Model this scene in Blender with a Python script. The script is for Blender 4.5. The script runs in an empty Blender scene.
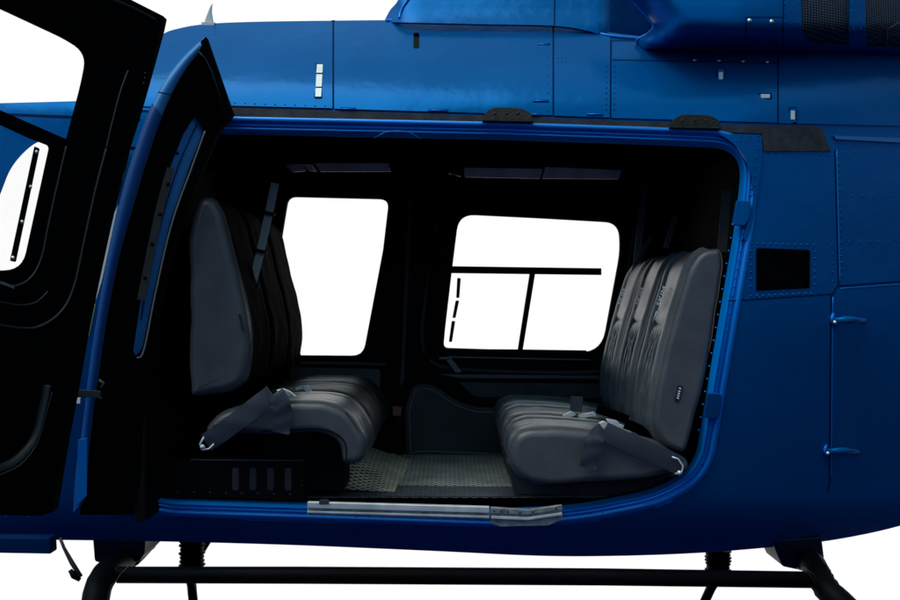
import bpy, bmesh, math, random
from mathutils import Vector, noise
from mathutils.geometry import delaunay_2d_cdt
random.seed(7)
F = 990.0; D = 3.3; CX = 450.0; CY = 300.0
C = bpy.context.scene.collection

# ------------------------------------------------------------------ coordinates
def P(px, py, Y):                       # picture direction + real depth -> world point
    s = (D + Y) / F
    return Vector(((px - CX) * s, Y, (CY - py) * s))
def cl(v, a=0.0, b=1.0): return max(a, min(b, v))

# ------------------------------------------------------------------ materials
def mat(name, col, rough=0.5, metal=0.0, coat=0.0, spec=0.5, var=0.0, vscale=6.0, bump=0.0, bscale=30.0, bdist=0.01):
    m = bpy.data.materials.new(name); m.use_nodes = True
    nt = m.node_tree; b = nt.nodes['Principled BSDF']
    b.inputs['Base Color'].default_value = (*col, 1); b.inputs['Roughness'].default_value = rough
    b.inputs['Metallic'].default_value = metal; b.inputs['Coat Weight'].default_value = coat
    b.inputs['Coat Roughness'].default_value = 0.06; b.inputs['Specular IOR Level'].default_value = spec
    tc = nt.nodes.new('ShaderNodeTexCoord')
    if var > 0:
        n = nt.nodes.new('ShaderNodeTexNoise'); n.inputs['Scale'].default_value = vscale; n.inputs['Detail'].default_value = 6
        nt.links.new(tc.outputs['Object'], n.inputs['Vector'])
        r = nt.nodes.new('ShaderNodeMapRange'); r.inputs[1].default_value = .3; r.inputs[2].default_value = .7
        r.inputs[3].default_value = 1 - var; r.inputs[4].default_value = 1 + var
        nt.links.new(n.outputs['Fac'], r.inputs[0])
        mx = nt.nodes.new('ShaderNodeVectorMath'); mx.operation = 'SCALE'; mx.inputs[0].default_value = col
        nt.links.new(r.outputs[0], mx.inputs['Scale']); nt.links.new(mx.outputs[0], b.inputs['Base Color'])
        r2 = nt.nodes.new('ShaderNodeMapRange'); r2.inputs[3].default_value = max(0, rough - .08); r2.inputs[4].default_value = rough + .1
        nt.links.new(n.outputs['Fac'], r2.inputs[0]); nt.links.new(r2.outputs[0], b.inputs['Roughness'])
    if bump > 0:
        n = nt.nodes.new('ShaderNodeTexNoise'); n.inputs['Scale'].default_value = bscale; n.inputs['Detail'].default_value = 4
        nt.links.new(tc.outputs['Object'], n.inputs['Vector'])
        bp = nt.nodes.new('ShaderNodeBump'); bp.inputs['Strength'].default_value = bump; bp.inputs['Distance'].default_value = bdist
        nt.links.new(n.outputs['Fac'], bp.inputs['Height']); nt.links.new(bp.outputs[0], b.inputs['Normal'])
        if coat: nt.links.new(bp.outputs[0], b.inputs['Coat Normal'])
    return m
BLUE = (0.0, 0.088, 0.29)
M = {}
M['blue'] = mat('blue_paint', BLUE, .22, .28, 0, .32, var=.06, vscale=3, bump=.4, bscale=3.2, bdist=.02)
M['blue_lip'] = mat('blue_paint_highlight', (0.005, 0.25, 0.70), .25, .2, .5, .5)  # same blue paint, brightened to put the lip highlights into the colour
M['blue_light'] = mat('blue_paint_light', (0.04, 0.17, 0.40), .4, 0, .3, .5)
M['seam'] = mat('seam_dark_blue', (0.0, 0.012, 0.06), .6, spec=.1)
M['track'] = mat('track_grey', (0.035, 0.036, 0.042), .75, spec=.2, var=.35, vscale=25, bump=.4, bscale=90, bdist=.004)
M['rubber'] = mat('black_rubber', (0.01, 0.009, 0.008), .6, spec=.3, var=.4, vscale=60, bump=.6, bscale=120, bdist=.004)
M['black'] = mat('black_trim', (0.0035, 0.0035, 0.004), .8, spec=.06, var=.3, vscale=12)
M['black_soft'] = mat('black_panel', (0.03, 0.03, 0.034), .6, spec=.2, var=.35, vscale=9, bump=.2, bscale=80, bdist=.003)
M['door_black'] = mat('door_black', (0.0014, 0.0014, 0.0018), .8, spec=.02, var=.3, vscale=5)
M['moulding'] = mat('dark_moulding', (0.026, 0.026, 0.029), .35, spec=.35)
M['grey_dark'] = mat('dark_grey_trim', (0.05, 0.05, 0.055), .55, spec=.25, var=.2)
M['liner'] = mat('headliner_grey', (0.95, 0.80, 0.48), .5, spec=.4, var=.25, vscale=8)
M['trim_grey'] = mat('trim_grey', (.13, .13, .135), .5, spec=.3)
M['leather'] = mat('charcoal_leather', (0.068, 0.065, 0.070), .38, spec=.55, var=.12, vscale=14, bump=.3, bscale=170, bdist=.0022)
M['leather_top'] = mat('blue_lit_leather', (0.075, 0.086, 0.10), .34, spec=.5, var=.12, vscale=14, bump=.3, bscale=170, bdist=.0022)  # seat leather with the bluish light on its tops mixed into the colour
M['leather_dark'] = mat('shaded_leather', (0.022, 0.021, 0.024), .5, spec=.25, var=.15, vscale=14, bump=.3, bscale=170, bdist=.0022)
M['leather_shade'] = mat('shade_black_leather', (0.0016, 0.0016, 0.0019), .85, spec=0.01)  # same seat leather, blackened to paint the shade on the left seats
M['web'] = mat('belt_webbing', (0.030, 0.031, 0.040), .4, spec=.6, bump=.5, bscale=300, bdist=.002)
M['web_grey'] = mat('grey_webbing', (0.34, 0.32, 0.30), .7, spec=.2, bump=.4, bscale=200, bdist=.002)
M['steel'] = mat('polished_steel', (0.72, 0.71, 0.70), .42, .45, var=.18, vscale=18)
M['steel_dark'] = mat('worn_steel', (0.34, 0.32, 0.30), .42, .6, var=.4, vscale=35, bump=.3, bscale=100, bdist=.003)
M['latch'] = mat('satin_latch', (0.75, 0.76, 0.72), .45, 0.2, spec=.5, var=.08, vscale=60)
M['white'] = mat('white_paint', (0.62, 0.64, 0.64), .4)
M['thread'] = mat('light_thread', (0.85, 0.88, 0.9), .7)
M['gear'] = mat('gear_black', (0.0016, 0.0016, 0.0024), .5, spec=.05, var=.4, vscale=20)
M['gear_blue'] = mat('gear_dark_blue', (0.0, 0.001, 0.012), .4, spec=.2)
M['copper'] = mat('copper_catch', (0.16, 0.06, 0.03), .5, .3)
M['screw'] = mat('screw_steel', (0.8, 0.76, 0.68), .3, .8)
M['strip_brown'] = mat('seal_brown', (0.03, 0.024, 0.022), .7, var=.3, vscale=20)
M['green'] = mat('pale_green_trim', (0.16, 0.24, 0.17), .5)

for k_ in ('blue', 'blue_lip', 'blue_light', 'seam'):
    b_ = M[k_].node_tree.nodes['Principled BSDF']; b_.inputs['Specular Tint'].default_value = (.0, .5, 1, 1); b_.inputs['Coat Roughness'].default_value = .3; b_.inputs['Coat Tint'].default_value = (.25, .7, 1, 1)
def glass_mat():
    m = bpy.data.materials.new('clear_glass'); m.use_nodes = True; nt = m.node_tree; nt.nodes.clear()
    o = nt.nodes.new('ShaderNodeOutputMaterial'); mx = nt.nodes.new('ShaderNodeMixShader')
    t = nt.nodes.new('ShaderNodeBsdfTransparent'); g = nt.nodes.new('ShaderNodeBsdfGlossy'); g.inputs['Roughness'].default_value = .02
    mx.inputs[0].default_value = .012
    nt.links.new(t.outputs[0], mx.inputs[1]); nt.links.new(g.outputs[0], mx.inputs[2]); nt.links.new(mx.outputs[0], o.inputs[0])
    return m
M['glass'] = glass_mat()
M['dark_glass'] = mat('dark_glass', (0.0006, 0.0006, 0.001), .1, spec=.05)

def floor_mat(name='quilted_metal_floor', tint=(.62, .58, .53)):
    m = mat(name, (.2, .2, .2), .4, .25, spec=.9)
    nt = m.node_tree; b = nt.nodes['Principled BSDF']
    tc = nt.nodes.new('ShaderNodeTexCoord'); mp = nt.nodes.new('ShaderNodeMapping')
    mp.inputs['Rotation'].default_value = (0, 0, math.radians(45)); nt.links.new(tc.outputs['Object'], mp.inputs['Vector'])
    sx = nt.nodes.new('ShaderNodeSeparateXYZ'); nt.links.new(mp.outputs[0], sx.inputs[0])
    outs = []
    for ax in (0, 1):
        mu = nt.nodes.new('ShaderNodeMath'); mu.operation = 'MULTIPLY'; mu.inputs[1].default_value = 2 * math.pi / .026
        nt.links.new(sx.outputs[ax], mu.inputs[0])
        si = nt.nodes.new('ShaderNodeMath'); si.operation = 'COSINE'; nt.links.new(mu.outputs[0], si.inputs[0]); outs.append(si)
    ad = nt.nodes.new('ShaderNodeMath'); ad.operation = 'ADD'
    nt.links.new(outs[0].outputs[0], ad.inputs[0]); nt.links.new(outs[1].outputs[0], ad.inputs[1])
    cr = nt.nodes.new('ShaderNodeValToRGB')
    mr = nt.nodes.new('ShaderNodeMapRange'); mr.inputs[1].default_value = -2; mr.inputs[2].default_value = 2
    nt.links.new(ad.outputs[0], mr.inputs[0]); nt.links.new(mr.outputs[0], cr.inputs[0])
    e = cr.color_ramp.elements; e[0].position = .52; e[0].color = (*tint, 1); e[1].position = .74; e[1].color = (.012, .012, .014, 1)
    n = nt.nodes.new('ShaderNodeTexNoise'); n.inputs['Scale'].default_value = 9; nt.links.new(tc.outputs['Object'], n.inputs['Vector'])
    mr2 = nt.nodes.new('ShaderNodeMapRange'); mr2.inputs[1].default_value = .3; mr2.inputs[2].default_value = .7; mr2.inputs[3].default_value = .6; mr2.inputs[4].default_value = 1.15
    nt.links.new(n.outputs['Fac'], mr2.inputs[0])
    sc = nt.nodes.new('ShaderNodeVectorMath'); sc.operation = 'SCALE'
    nt.links.new(cr.outputs[0], sc.inputs[0]); nt.links.new(mr2.outputs[0], sc.inputs['Scale']); nt.links.new(sc.outputs[0], b.inputs['Base Color'])
    bp = nt.nodes.new('ShaderNodeBump'); bp.inputs['Strength'].default_value = .7; bp.inputs['Distance'].default_value = .006; bp.invert = True
    nt.links.new(mr.outputs[0], bp.inputs['Height']); nt.links.new(bp.outputs[0], b.inputs['Normal'])
    return m
M['floor'] = floor_mat(); M['floor_dark'] = floor_mat('shaded_floor_metal', (.10, .11, .13)); M['floor_warm'] = floor_mat('warm_lit_kick_panel', (1.0, .80, .60))  # copies of the floor metal with shade and warm light in the tint

def grille_mat():
    m = mat('honeycomb_screen', (.02, .02, .03), .5, .3, spec=.2)
    nt = m.node_tree; b = nt.nodes['Principled BSDF']
    tc = nt.nodes.new('ShaderNodeTexCoord'); mp = nt.nodes.new('ShaderNodeMapping'); mp.inputs['Scale'].default_value = (1, 0, 1.3)
    nt.links.new(tc.outputs['Object'], mp.inputs['Vector'])
    v = nt.nodes.new('ShaderNodeTexVoronoi'); v.feature = 'DISTANCE_TO_EDGE'; v.inputs['Scale'].default_value = 85; v.inputs['Randomness'].default_value = .18
    nt.links.new(mp.outputs[0], v.inputs['Vector'])
    cr = nt.nodes.new('ShaderNodeValToRGB'); nt.links.new(v.outputs['Distance'], cr.inputs[0])
    e = cr.color_ramp.elements; e[0].position = .06; e[0].color = (.11, .12, .18, 1); e[1].position = .14; e[1].color = (.0008, .0008, .0012, 1)
    nt.links.new(cr.outputs[0], b.inputs['Base Color'])
    return m
M['grille'] = grille_mat()

# ------------------------------------------------------------------ mesh helpers
class MB:
    def __init__(s): s.v = []; s.f = []; s.sm = []; s.mi = []
    def add(s, vs, fs, smooth=True, mi=0):
        o = len(s.v); s.v += [Vector(q) for q in vs]; s.f += [tuple(i + o for i in f) for f in fs]
        s.sm += [smooth] * len(fs); s.mi += [mi] * len(fs)
    def box(s, c, d, rz=0, ry=0):
        x, y, z = [q / 2 for q in d]; vs = []
        for sx in (-1, 1):
            for sy in (-1, 1):
                for sz in (-1, 1):
                    q = Vector((sx * x, sy * y, sz * z))
                    if ry: q = Vector((q.x * math.cos(ry) + q.z * math.sin(ry), q.y, -q.x * math.sin(ry) + q.z * math.cos(ry)))
                    if rz: q = Vector((q.x * math.cos(rz) - q.y * math.sin(rz), q.x * math.sin(rz) + q.y * math.cos(rz), q.z))
                    vs.append(q + Vector(c))
        s.add(vs, [(0, 1, 3, 2), (4, 6, 7, 5), (0, 4, 5, 1), (2, 3, 7, 6), (0, 2, 6, 4), (1, 5, 7, 3)], False)
    def prism(s, pts, depth, Yf, mi=0):          # picture outline, thickness to +Y
        a = [P(x, y, Yf(x, y) if callable(Yf) else Yf) for x, y in pts]; n = len(a)
        # orient so the front cap faces the camera
        ar = sum(a[i].x * a[(i + 1) % n].z - a[(i + 1) % n].x * a[i].z for i in range(n))
        if ar < 0: a = a[::-1]
        b = [q + Vector((0, depth, 0)) for q in a]
        s.add(a + b, [tuple(range(n)), tuple(range(2 * n - 1, n - 1, -1))] + [(i, i + n, (i + 1) % n + n, (i + 1) % n) for i in range(n)], False, mi)
    def tube(s, path, r, n=8, cap=True, flat=1.0):
        path = [Vector(p) for p in path]; rings = []; up = Vector((0, -1, 0))
        rr = r if isinstance(r, (list, tuple)) else [r] * len(path)
        for i, p in enumerate(path):
            t = (path[min(i + 1, len(path) - 1)] - path[max(i - 1, 0)]).normalized()
            a = t.cross(up)
            if a.length < 1e-4: a = t.cross(Vector((0, 0, 1)))
            a.normalize(); b = t.cross(a).normalized()
            rings.append([p + (a * math.cos(k * 2 * math.pi / n) + b * math.sin(k * 2 * math.pi / n) * flat) * rr[i] for k in range(n)])
        vs = [q for g in rings for q in g]; fs = []
        for i in range(len(rings) - 1):
            for k in range(n):
                fs.append((i * n + k, i * n + (k + 1) % n, (i + 1) * n + (k + 1) % n, (i + 1) * n + k))
        if cap: fs += [tuple(range(n - 1, -1, -1)), tuple((len(rings) - 1) * n + k for k in range(n))]
        s.add(vs, fs)
    def dome(s, c, r, nrm=Vector((0, -1, 0)), h=.6, n=8):
        nrm = nrm.normalized(); a = nrm.cross(Vector((.3, .2, 1))).normalized(); b = nrm.cross(a)
        vs = []; 
        for (q, e) in ((1, 0), (.75, .6), (.35, .95)):
            vs += [Vector(c) + (a * math.cos(k * 2 * math.pi / n) + b * math.sin(k * 2 * math.pi / n)) * r * q + nrm * r * h * e for k in range(n)]
        vs.append(Vector(c) + nrm * r * h); fs = []
        for i in range(2):
            for k in range(n): fs.append((i * n + k, i * n + (k + 1) % n, (i + 1) * n + (k + 1) % n, (i + 1) * n + k))
        fs += [(2 * n + k, 2 * n + (k + 1) % n, 3 * n) for k in range(n)]
        s.add(vs, fs)
    def build(s, name, m, parent=None, bevel=0, solid=0, label=None, seg=3, angle=35, fixn=True):
        if solid:
            cnt = {}
            for f in s.f:
                for a_, b_ in zip(f, f[1:] + f[:1]): cnt.setdefault((min(a_, b_), max(a_, b_)), []).append((a_, b_))
            n0 = len(s.v); nf = len(s.f); s.v += [q + Vector((0, solid, 0)) for q in s.v]
            back = [tuple(i + n0 for i in reversed(f)) for f in s.f]
            rim = [e_[0] for e_ in cnt.values() if len(e_) == 1]
            # rims get their own vertices so the face shading stays clean
            s.f += back; s.sm += s.sm[:nf]; s.mi += s.mi[:nf]
            for a_, b_ in rim:
                k_ = len(s.v); s.v += [s.v[a_].copy(), s.v[b_].copy(), s.v[b_ + n0].copy(), s.v[a_ + n0].copy()]
                s.f.append((k_ + 1, k_, k_ + 3, k_ + 2)); s.sm.append(False); s.mi.append(0)
            fixn = False
        me = bpy.data.meshes.new(name); me.from_pydata([tuple(q) for q in s.v], [], s.f)
        for p, sm, mi in zip(me.polygons, s.sm, s.mi): p.use_smooth = sm; p.material_index = mi
        for q in (m if isinstance(m, (list, tuple)) else [m]): me.materials.append(q)
        bm = bmesh.new(); bm.from_mesh(me)
        lv = [v_ for v_ in bm.verts if not v_.link_faces]
        if lv: bmesh.ops.delete(bm, geom=lv, context='VERTS'); bm.to_mesh(me)
        bm.free()
        if fixn:
            bm = bmesh.new(); bm.from_mesh(me); bmesh.ops.recalc_face_normals(bm, faces=bm.faces); bm.to_mesh(me); bm.free()
        o = bpy.data.objects.new(name, me); C.objects.link(o)
        if parent: o.parent = parent
        if bevel:
            q = o.modifiers.new('b', 'BEVEL'); q.width = bevel; q.segments = seg; q.limit_method = 'ANGLE'; q.angle_limit = math.radians(angle)
            for p in me.polygons: p.use_smooth = True
            w = o.modifiers.new('w', 'WEIGHTED_NORMAL'); w.keep_sharp = True
        if label: o['label'] = label
        return o

def rp(pts, seg=7):                       # rounded polygon: (x, y, r)
    out = []; n = len(pts)
    for i in range(n):
        p = Vector(pts[i][:2]); r = pts[i][2] if len(pts[i]) > 2 else 0
        if r <= 0: out.append((p.x, p.y)); continue
        a = Vector(pts[i - 1][:2]) - p; b = Vector(pts[(i + 1) % n][:2]) - p
        d = min(r, a.length * .49, b.length * .49); A = p + a.normalized() * d; B = p + b.normalized() * d
        for k in range(seg + 1):
            t = k / seg; q = A * (1 - t) ** 2 + p * 2 * t * (1 - t) + B * t * t; out.append((q.x, q.y))
    return out
def dens(pts, step, closed=True):
    out = []; n = len(pts)
    for i in range(n if closed else n - 1):
        a = Vector(pts[i]); b = Vector(pts[(i + 1) % n]); k = max(1, int((b - a).length / step))
        for j in range(k):
            q = a.lerp(b, j / k); out.append(tuple(q))
    if not closed: out.append(tuple(pts[-1]))
    return out
def smooth_path(pts, k=8):                # Catmull-Rom through points of any dimension
    V = [Vector(p) for p in pts]; out = []
    for i in range(len(V) - 1):
        p0 = V[max(i - 1, 0)]; p1 = V[i]; p2 = V[i + 1]; p3 = V[min(i + 2, len(V) - 1)]
        for j in range(k):
            t = j / k
            out.append(.5 * ((2 * p1) + (p2 - p0) * t + (2 * p0 - 5 * p1 + 4 * p2 - p3) * t * t + (3 * p1 - p0 - 3 * p2 + p3) * t ** 3))
    out.append(V[-1]); return out
def inside(x, y, poly):
    c = False; n = len(poly); j = n - 1
    for i in range(n):
        xi, yi = poly[i]; xj, yj = poly[j]
        if (yi > y) != (yj > y) and x < (xj - xi) * (y - yi) / (yj - yi) + xi: c = not c
        j = i
    return c
def dseg(x, y, poly, closed=True):
    best = 1e9; n = len(poly)
    for i in range(n if closed else n - 1):
        ax, ay = poly[i]; bx, by = poly[(i + 1) % n]; dx = bx - ax; dy = by - ay
        L = dx * dx + dy * dy; t = 0 if L == 0 else cl(((x - ax) * dx + (y - ay) * dy) / L)
        d = math.hypot(x - ax - t * dx, y - ay - t * dy)
        if d < best: best = d
    return best
def sheet(outline, holes, Yf, step=10):   # curved panel with openings
    outl = dens(outline, step); hl = [dens(h, step) for h in holes]
    vs = []; es = []
    for lp in [outl] + hl:
        o = len(vs); vs += [Vector(p) for p in lp]; es += [(o + i, o + (i + 1) % len(lp)) for i in range(len(lp))]
    xs = [p[0] for p in outl]; ys = [p[1] for p in outl]
    y = min(ys) + step / 2; row = 0
    while y < max(ys):
        x = min(xs) + step / 2 * (1 + row % 2)
        while x < max(xs):
            if inside(x, y, outline) and not any(inside(x, y, h) for h in holes):
                if min(dseg(x, y, l) for l in [outline] + holes) > step * .45: vs.append(Vector((x, y)))
            x += step
        y += step; row += 1
    r = delaunay_2d_cdt(vs, es, [], 0, 1e-5)
    V, Fs = r[0], r[2]; keep = []
    for f in Fs:
        cx = sum(V[i].x for i in f) / len(f); cy = sum(V[i].y for i in f) / len(f)
        if inside(cx, cy, outline) and not any(inside(cx, cy, h) for h in holes):
            a, b, c = [V[i] for i in f[:3]]
            ar = (b - a).cross(c - a)
            if abs(ar) < .35: continue
            keep.append(tuple(f) if ar < 0 else tuple(reversed(f)))   # y down: normal toward the camera
    mb = MB(); mb.add([P(q.x, q.y, Yf(q.x, q.y)) for q in V], keep); return mb
def ribbon(mb, path, w, Yf, off=.002, mi=0):  # flat strip lying on a surface, w in picture units
    pts = [Vector(p[:2]) for p in path]; a = []; b = []
    for i, p in enumerate(pts):
        t = (pts[min(i + 1, len(pts) - 1)] - pts[max(i - 1, 0)]).normalized(); n = Vector((-t.y, t.x)) * w / 2
        for q, l in ((p + n, a), (p - n, b)): l.append(P(q.x, q.y, Yf(q.x, q.y) - off))
    k = len(a); mb.add(a + b, [(i, i + 1, i + 1 + k, i + k) for i in range(k - 1)], True, mi)
def rivets(mb, path, sp, Yf, r=.0048, off=0, h=.6):
    pts = [Vector(p) for p in path]; carry = 0
    for i in range(len(pts) - 1):
        a, b = pts[i], pts[i + 1]; L = (b - a).length; t = carry
        while t <= L:
            q = a.lerp(b, t / L); mb.dome(P(q.x, q.y, Yf(q.x, q.y) - off), r, h=h, n=7); t += sp
        carry = t - L
def offset_loop(pts, d):
    n = len(pts); out = []; ar = sum(pts[i][0] * pts[(i + 1) % n][1] - pts[(i + 1) % n][0] * pts[i][1] for i in range(n)); s = 1 if ar > 0 else -1
    for i in range(n):
        a = Vector(pts[i - 1]); b = Vector(pts[(i + 1) % n]); t = (b - a).normalized()
        out.append((pts[i][0] + t.y * d * s, pts[i][1] - t.x * d * s))
    return out

# ------------------------------------------------------------------ root
heli = bpy.data.objects.new('helicopter', None); C.objects.link(heli); heli.location = (0, 0, 0)
heli['label'] = 'glossy blue helicopter with its side doors open showing black cabin and grey leather seats'
heli['category'] = 'helicopter'

# ------------------------------------------------------------------ fuselage skin
def Ys(x, y):
    v = .02 + .03 * ((cl(y, 118, 500) - 300) / 200) ** 2
    v += .40 * cl((118 - y) / 98) ** 1.7
    v += .20 * cl((y - 290) / 220) ** 1.7 + .30 * cl((y - 503) / 53) ** 1.6
    v += .55 * cl((x - 735) / 230) ** 1.6
    v += .30 * cl((60 - x) / 230) ** 2
    return v
opening = dens(rp([(199, 134, 0), (500, 140, 0), (650, 145, 0), (742, 149, 62), (737, 212, 40), (694, 466, 26), (655, 489, 30), (575, 505, 30), (490, 509, 10), (300, 502, 0), (160, 497.5, 24), (122, 480, 4), (127, 400, 0), (143, 290, 0), (165, 215, 0)], 12), 8)
hole_main = offset_loop(opening, 15)
crew_open = [(p[0], p[1]) for p in smooth_path([(60, 150), (45, 141), (30, 147), (12, 167), (0, 195), (-25, 260), (-45, 330), (-50, 430), (-30, 500), (20, 512), (50, 505)], 5)] + [(56, 440), (62, 380), (66, 300), (74, 220)]
cargo_win = rp([(756, 248, 3), (810, 250, 3), (810, 289, 3), (756, 291.5, 3)], 3)
skin_out = [(-150, 128), (-60, 108), (0, 103), (40, 102), (75, 101), (110, 92)] + [tuple(p) for p in smooth_path([(135, 62), (160, 36), (180, 28), (210, 23.5), (260, 21.5), (330, 20.5), (385, 20), (470, 20), (560, 24), (640, 36), (760, 40), (960, 42)], 5)] + [tuple(p) for p in smooth_path([(960, 506), (900, 526), (840, 539), (780, 546.5), (700, 553), (620, 556), (540, 556), (430, 551), (300, 545.5), (200, 542.5), (130, 541)], 5)] + [(50, 540), (-150, 540)]
sk = sheet(skin_out, [hole_main, crew_open, cargo_win], Ys, 9)
off = 0
rv = sk
rivets(rv, [(755, 150), (752, 185), (741, 245)], 6.5, Ys)
rivets(rv, [(742, 243), (700, 470)], 9, Ys, .0032)
rivets(rv, [(751, 243.5), (815, 245)], 6.3, Ys); rivets(rv, [(751, 251), (751, 291)], 7, Ys)
rivets(rv, [(815, 252), (815, 288)], 6.5, Ys); rivets(rv, [(751, 296), (815, 293.5)], 6, Ys)
rivets(rv, [(768, 152), (832, 155)], 7.4, Ys, .0044)
rivets(rv, [(839, 157), (841.5, 282)], 6.6, Ys, .0044); rivets(rv, [(832, 245), (833, 283)], 9, Ys, .0044)
rivets(rv, [(845, 152), (900, 154), (940, 155)], 10, Ys, .0042)
rivets(rv, [(852, 196), (930, 196)], 10, Ys, .0042); rivets(rv, [(849, 242), (930, 241)], 10, Ys, .0042)
rivets(rv, [(735, 300), (830, 291)], 12, Ys, .0042)
rivets(rv, [(250, 527), (480, 531), (640, 528)], 21, Ys, .0030); rivets(rv, [(452, 528), (475, 529)], 20, Ys, .0045); rivets(rv, [(452, 549), (475, 550)], 20, Ys, .0045)
rivets(rv, [(252, 519), (640, 512)], 13, Ys, .0026); rivets(rv, [(846, 300), (842, 470)], 16, Ys, .003); rivets(rv, [(6, 517), (30, 517)], 22, Ys, .0042); rivets(rv, [(12, 538), (36, 538)], 22, Ys, .0044)
fus = sk.build('fuselage', M['blue'], heli, fixn=False)
sk2 = sheet(skin_out, [offset_loop(opening, 13), crew_open, cargo_win], lambda x, y: Ys(x, y) + .03, 14)
sk2.build('inner_skin', M['black'], fus, fixn=False)
# roof and belly closing surfaces
r = MB(); top = [p for p in skin_out[:skin_out.index((75, 101)) + 1]]
tp = [P(x, y, Ys(x, y)) for x, y in skin_out if y < 130 and x > -151]
n = len(tp)
rows = [tp, [q + Vector((0, .25, .03)) for q in tp], [Vector((q.x, 1.0, q.z + .0)) for q in tp], [Vector((q.x, 1.5, q.z - .25)) for q in tp]]
ns = [i for i in range(n - 1) if tp[i].x > -1.0]
r.add([q for g in rows for q in g], [(i + j * n, i + 1 + j * n, i + 1 + (j + 1) * n, i + (j + 1) * n) for j in range(3) for i in ns])
r.build('roof_skin', M['blue'], heli)
r = MB(); r.add([q for g in rows for q in g], [(i + j * n, i + 1 + j * n, i + 1 + (j + 1) * n, i + (j + 1) * n) for j in range(3) for i in range(n - 1) if i not in ns])
r.build('windscreen', M['glass'], heli)
r = MB(); bp_ = [P(x, y, Ys(x, y)) for x, y in skin_out if y > 500]; n = len(bp_)
rows = [bp_, [q + Vector((0, .25, .012)) for q in bp_], [Vector((q.x, 1.1, q.z + .02)) for q in bp_], [Vector((q.x, 1.48, q.z + .25)) for q in bp_]]
r.add([q for g in rows for q in g], [(i + j * n, i + 1 + j * n, i + 1 + (j + 1) * n, i + (j + 1) * n) for j in range(3) for i in range(n - 1)])
r.build('belly_skin', M['blue'], heli)
# lower flap at the nose
m_ = MB(); m_.prism([(-150, 536), (50, 538), (51, 554.5), (-150, 551)], .06, .16); m_.build('belly_fairing', M['seam'], heli, bevel=.008)  # dark colour paints the shadow below the nose
# cargo window pane + frame
m_ = MB(); m_.prism(cargo_win, .004, lambda x, y: Ys(x, y) + .012); cw = m_.build('cargo_window', M['dark_glass'], heli)
fr = MB(); lp = dens(cargo_win, 6); a = [P(x, y, Ys(x, y) - .001) for x, y in offset_loop(lp, .8)]; b = [P(x, y, Ys(x, y) + .013) for x, y in offset_loop(lp, -.6)]; n = len(a)
fr.add(a + b, [(i, (i + 1) % n, (i + 1) % n + n, i + n) for i in range(n)]); fr.build('window_seal', M['seam'], cw)

# door frame lip swept around the opening
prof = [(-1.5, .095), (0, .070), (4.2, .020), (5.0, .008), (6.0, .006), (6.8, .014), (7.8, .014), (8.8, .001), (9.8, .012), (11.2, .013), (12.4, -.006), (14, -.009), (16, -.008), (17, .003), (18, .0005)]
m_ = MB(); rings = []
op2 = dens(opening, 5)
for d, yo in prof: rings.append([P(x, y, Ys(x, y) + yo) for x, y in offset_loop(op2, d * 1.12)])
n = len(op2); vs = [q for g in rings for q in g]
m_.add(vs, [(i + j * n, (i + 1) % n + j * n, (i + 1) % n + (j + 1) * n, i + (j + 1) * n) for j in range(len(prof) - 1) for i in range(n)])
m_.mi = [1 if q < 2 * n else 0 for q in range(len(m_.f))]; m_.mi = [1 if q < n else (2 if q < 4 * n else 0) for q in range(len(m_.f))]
rivets(m_, [(240, 131.5), (640, 141)], 15, lambda x, y: Ys(x, y) + .035, .0028)
rivets(m_, [(733, 225), (697, 440)], 13, lambda x, y: Ys(x, y) + .03, .0032)
dfm = m_.build('door_frame', [M['blue_lip'], mat('matte_black_edge', (.001, .001, .0012), 1, spec=0), mat('blue_return', (0, .22, .68), .9, spec=0)], heli)  # black seal ring added, with a matte blue, to stop pale grazing reflections
# corner doubler, joint sleeves on the rear frame
def proud(k): return lambda x, y: Ys(x, y) - k
m_ = sheet(rp([(718, 133.5, 0), (762, 135, 2), (762, 160, 2), (757, 200, 2), (752, 226, 6), (746, 243, 4), (743, 236, 2), (753, 205, 10), (753, 180, 10), (746, 159, 10), (733, 142, 10)], 5), [], proud(.010), 6)
rivets(m_, [(732, 137), (759, 136)], 9, proud(.012), .003); rivets(m_, [(758, 140), (753, 200)], 9, proud(.012), .003)
m_.build('corner_plate', M['blue'], heli, solid=.006)
for (x, y) in ((742, 212), (713, 405)):
    m_ = MB(); m_.prism(rp([(x - 5, y - 12, 2), (x + 9, y - 11, 3), (x + 8, y + 5, 3), (x + 3, y + 14, 3), (x - 9, y + 13, 2)], 4), .02, proud(.020)); m_.build('frame_bracket', M['blue'], heli, bevel=.003)

# track strip above the door
trk = [(227, 107), (300, 109.5), (485, 115.5), (640, 121.5), (720, 124.5), (812, 126), (822, 128), (831, 151), (764, 151), (762, 133.5), (700, 131), (640, 128.5), (485, 123), (300, 118.5), (228, 117.5)]
m_ = sheet(trk, [], proud(.006), 7); tr = m_.build('slide_track', M['track'], heli, solid=.012, fixn=False)
for (cx, cy) in ((508, 114), (696, 121)):
    m_ = MB(); m_.prism(rp([(cx - 26, cy + 6.5, 1), (cx - 23, cy - 2, 4), (cx - 14, cy - 7, 5), (cx + 14, cy - 6, 5), (cx + 23, cy - 1, 4), (cx + 26, cy + 7.5, 1)], 4), .035, proud(.032)); bu = m_.build('track_bumper', M['rubber'], heli, bevel=.004)
    for dx in (-13, -1, 10):
        m_ = MB(); m_.dome(P(cx + dx, cy - .5, .03 - .03), .006, h=.3); m_.build('bolt', M['rubber'], bu)
# chevron ridge under track
m_ = MB(); m_.tube([P(x, y, Ys(x, y) - .002) for x, y in ((374, 138), (385, 132), (396, 130.5), (410, 132), (421, 139))], .0014, 6); m_.build('rain_chevron', M['blue_lip'], heli)

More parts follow.
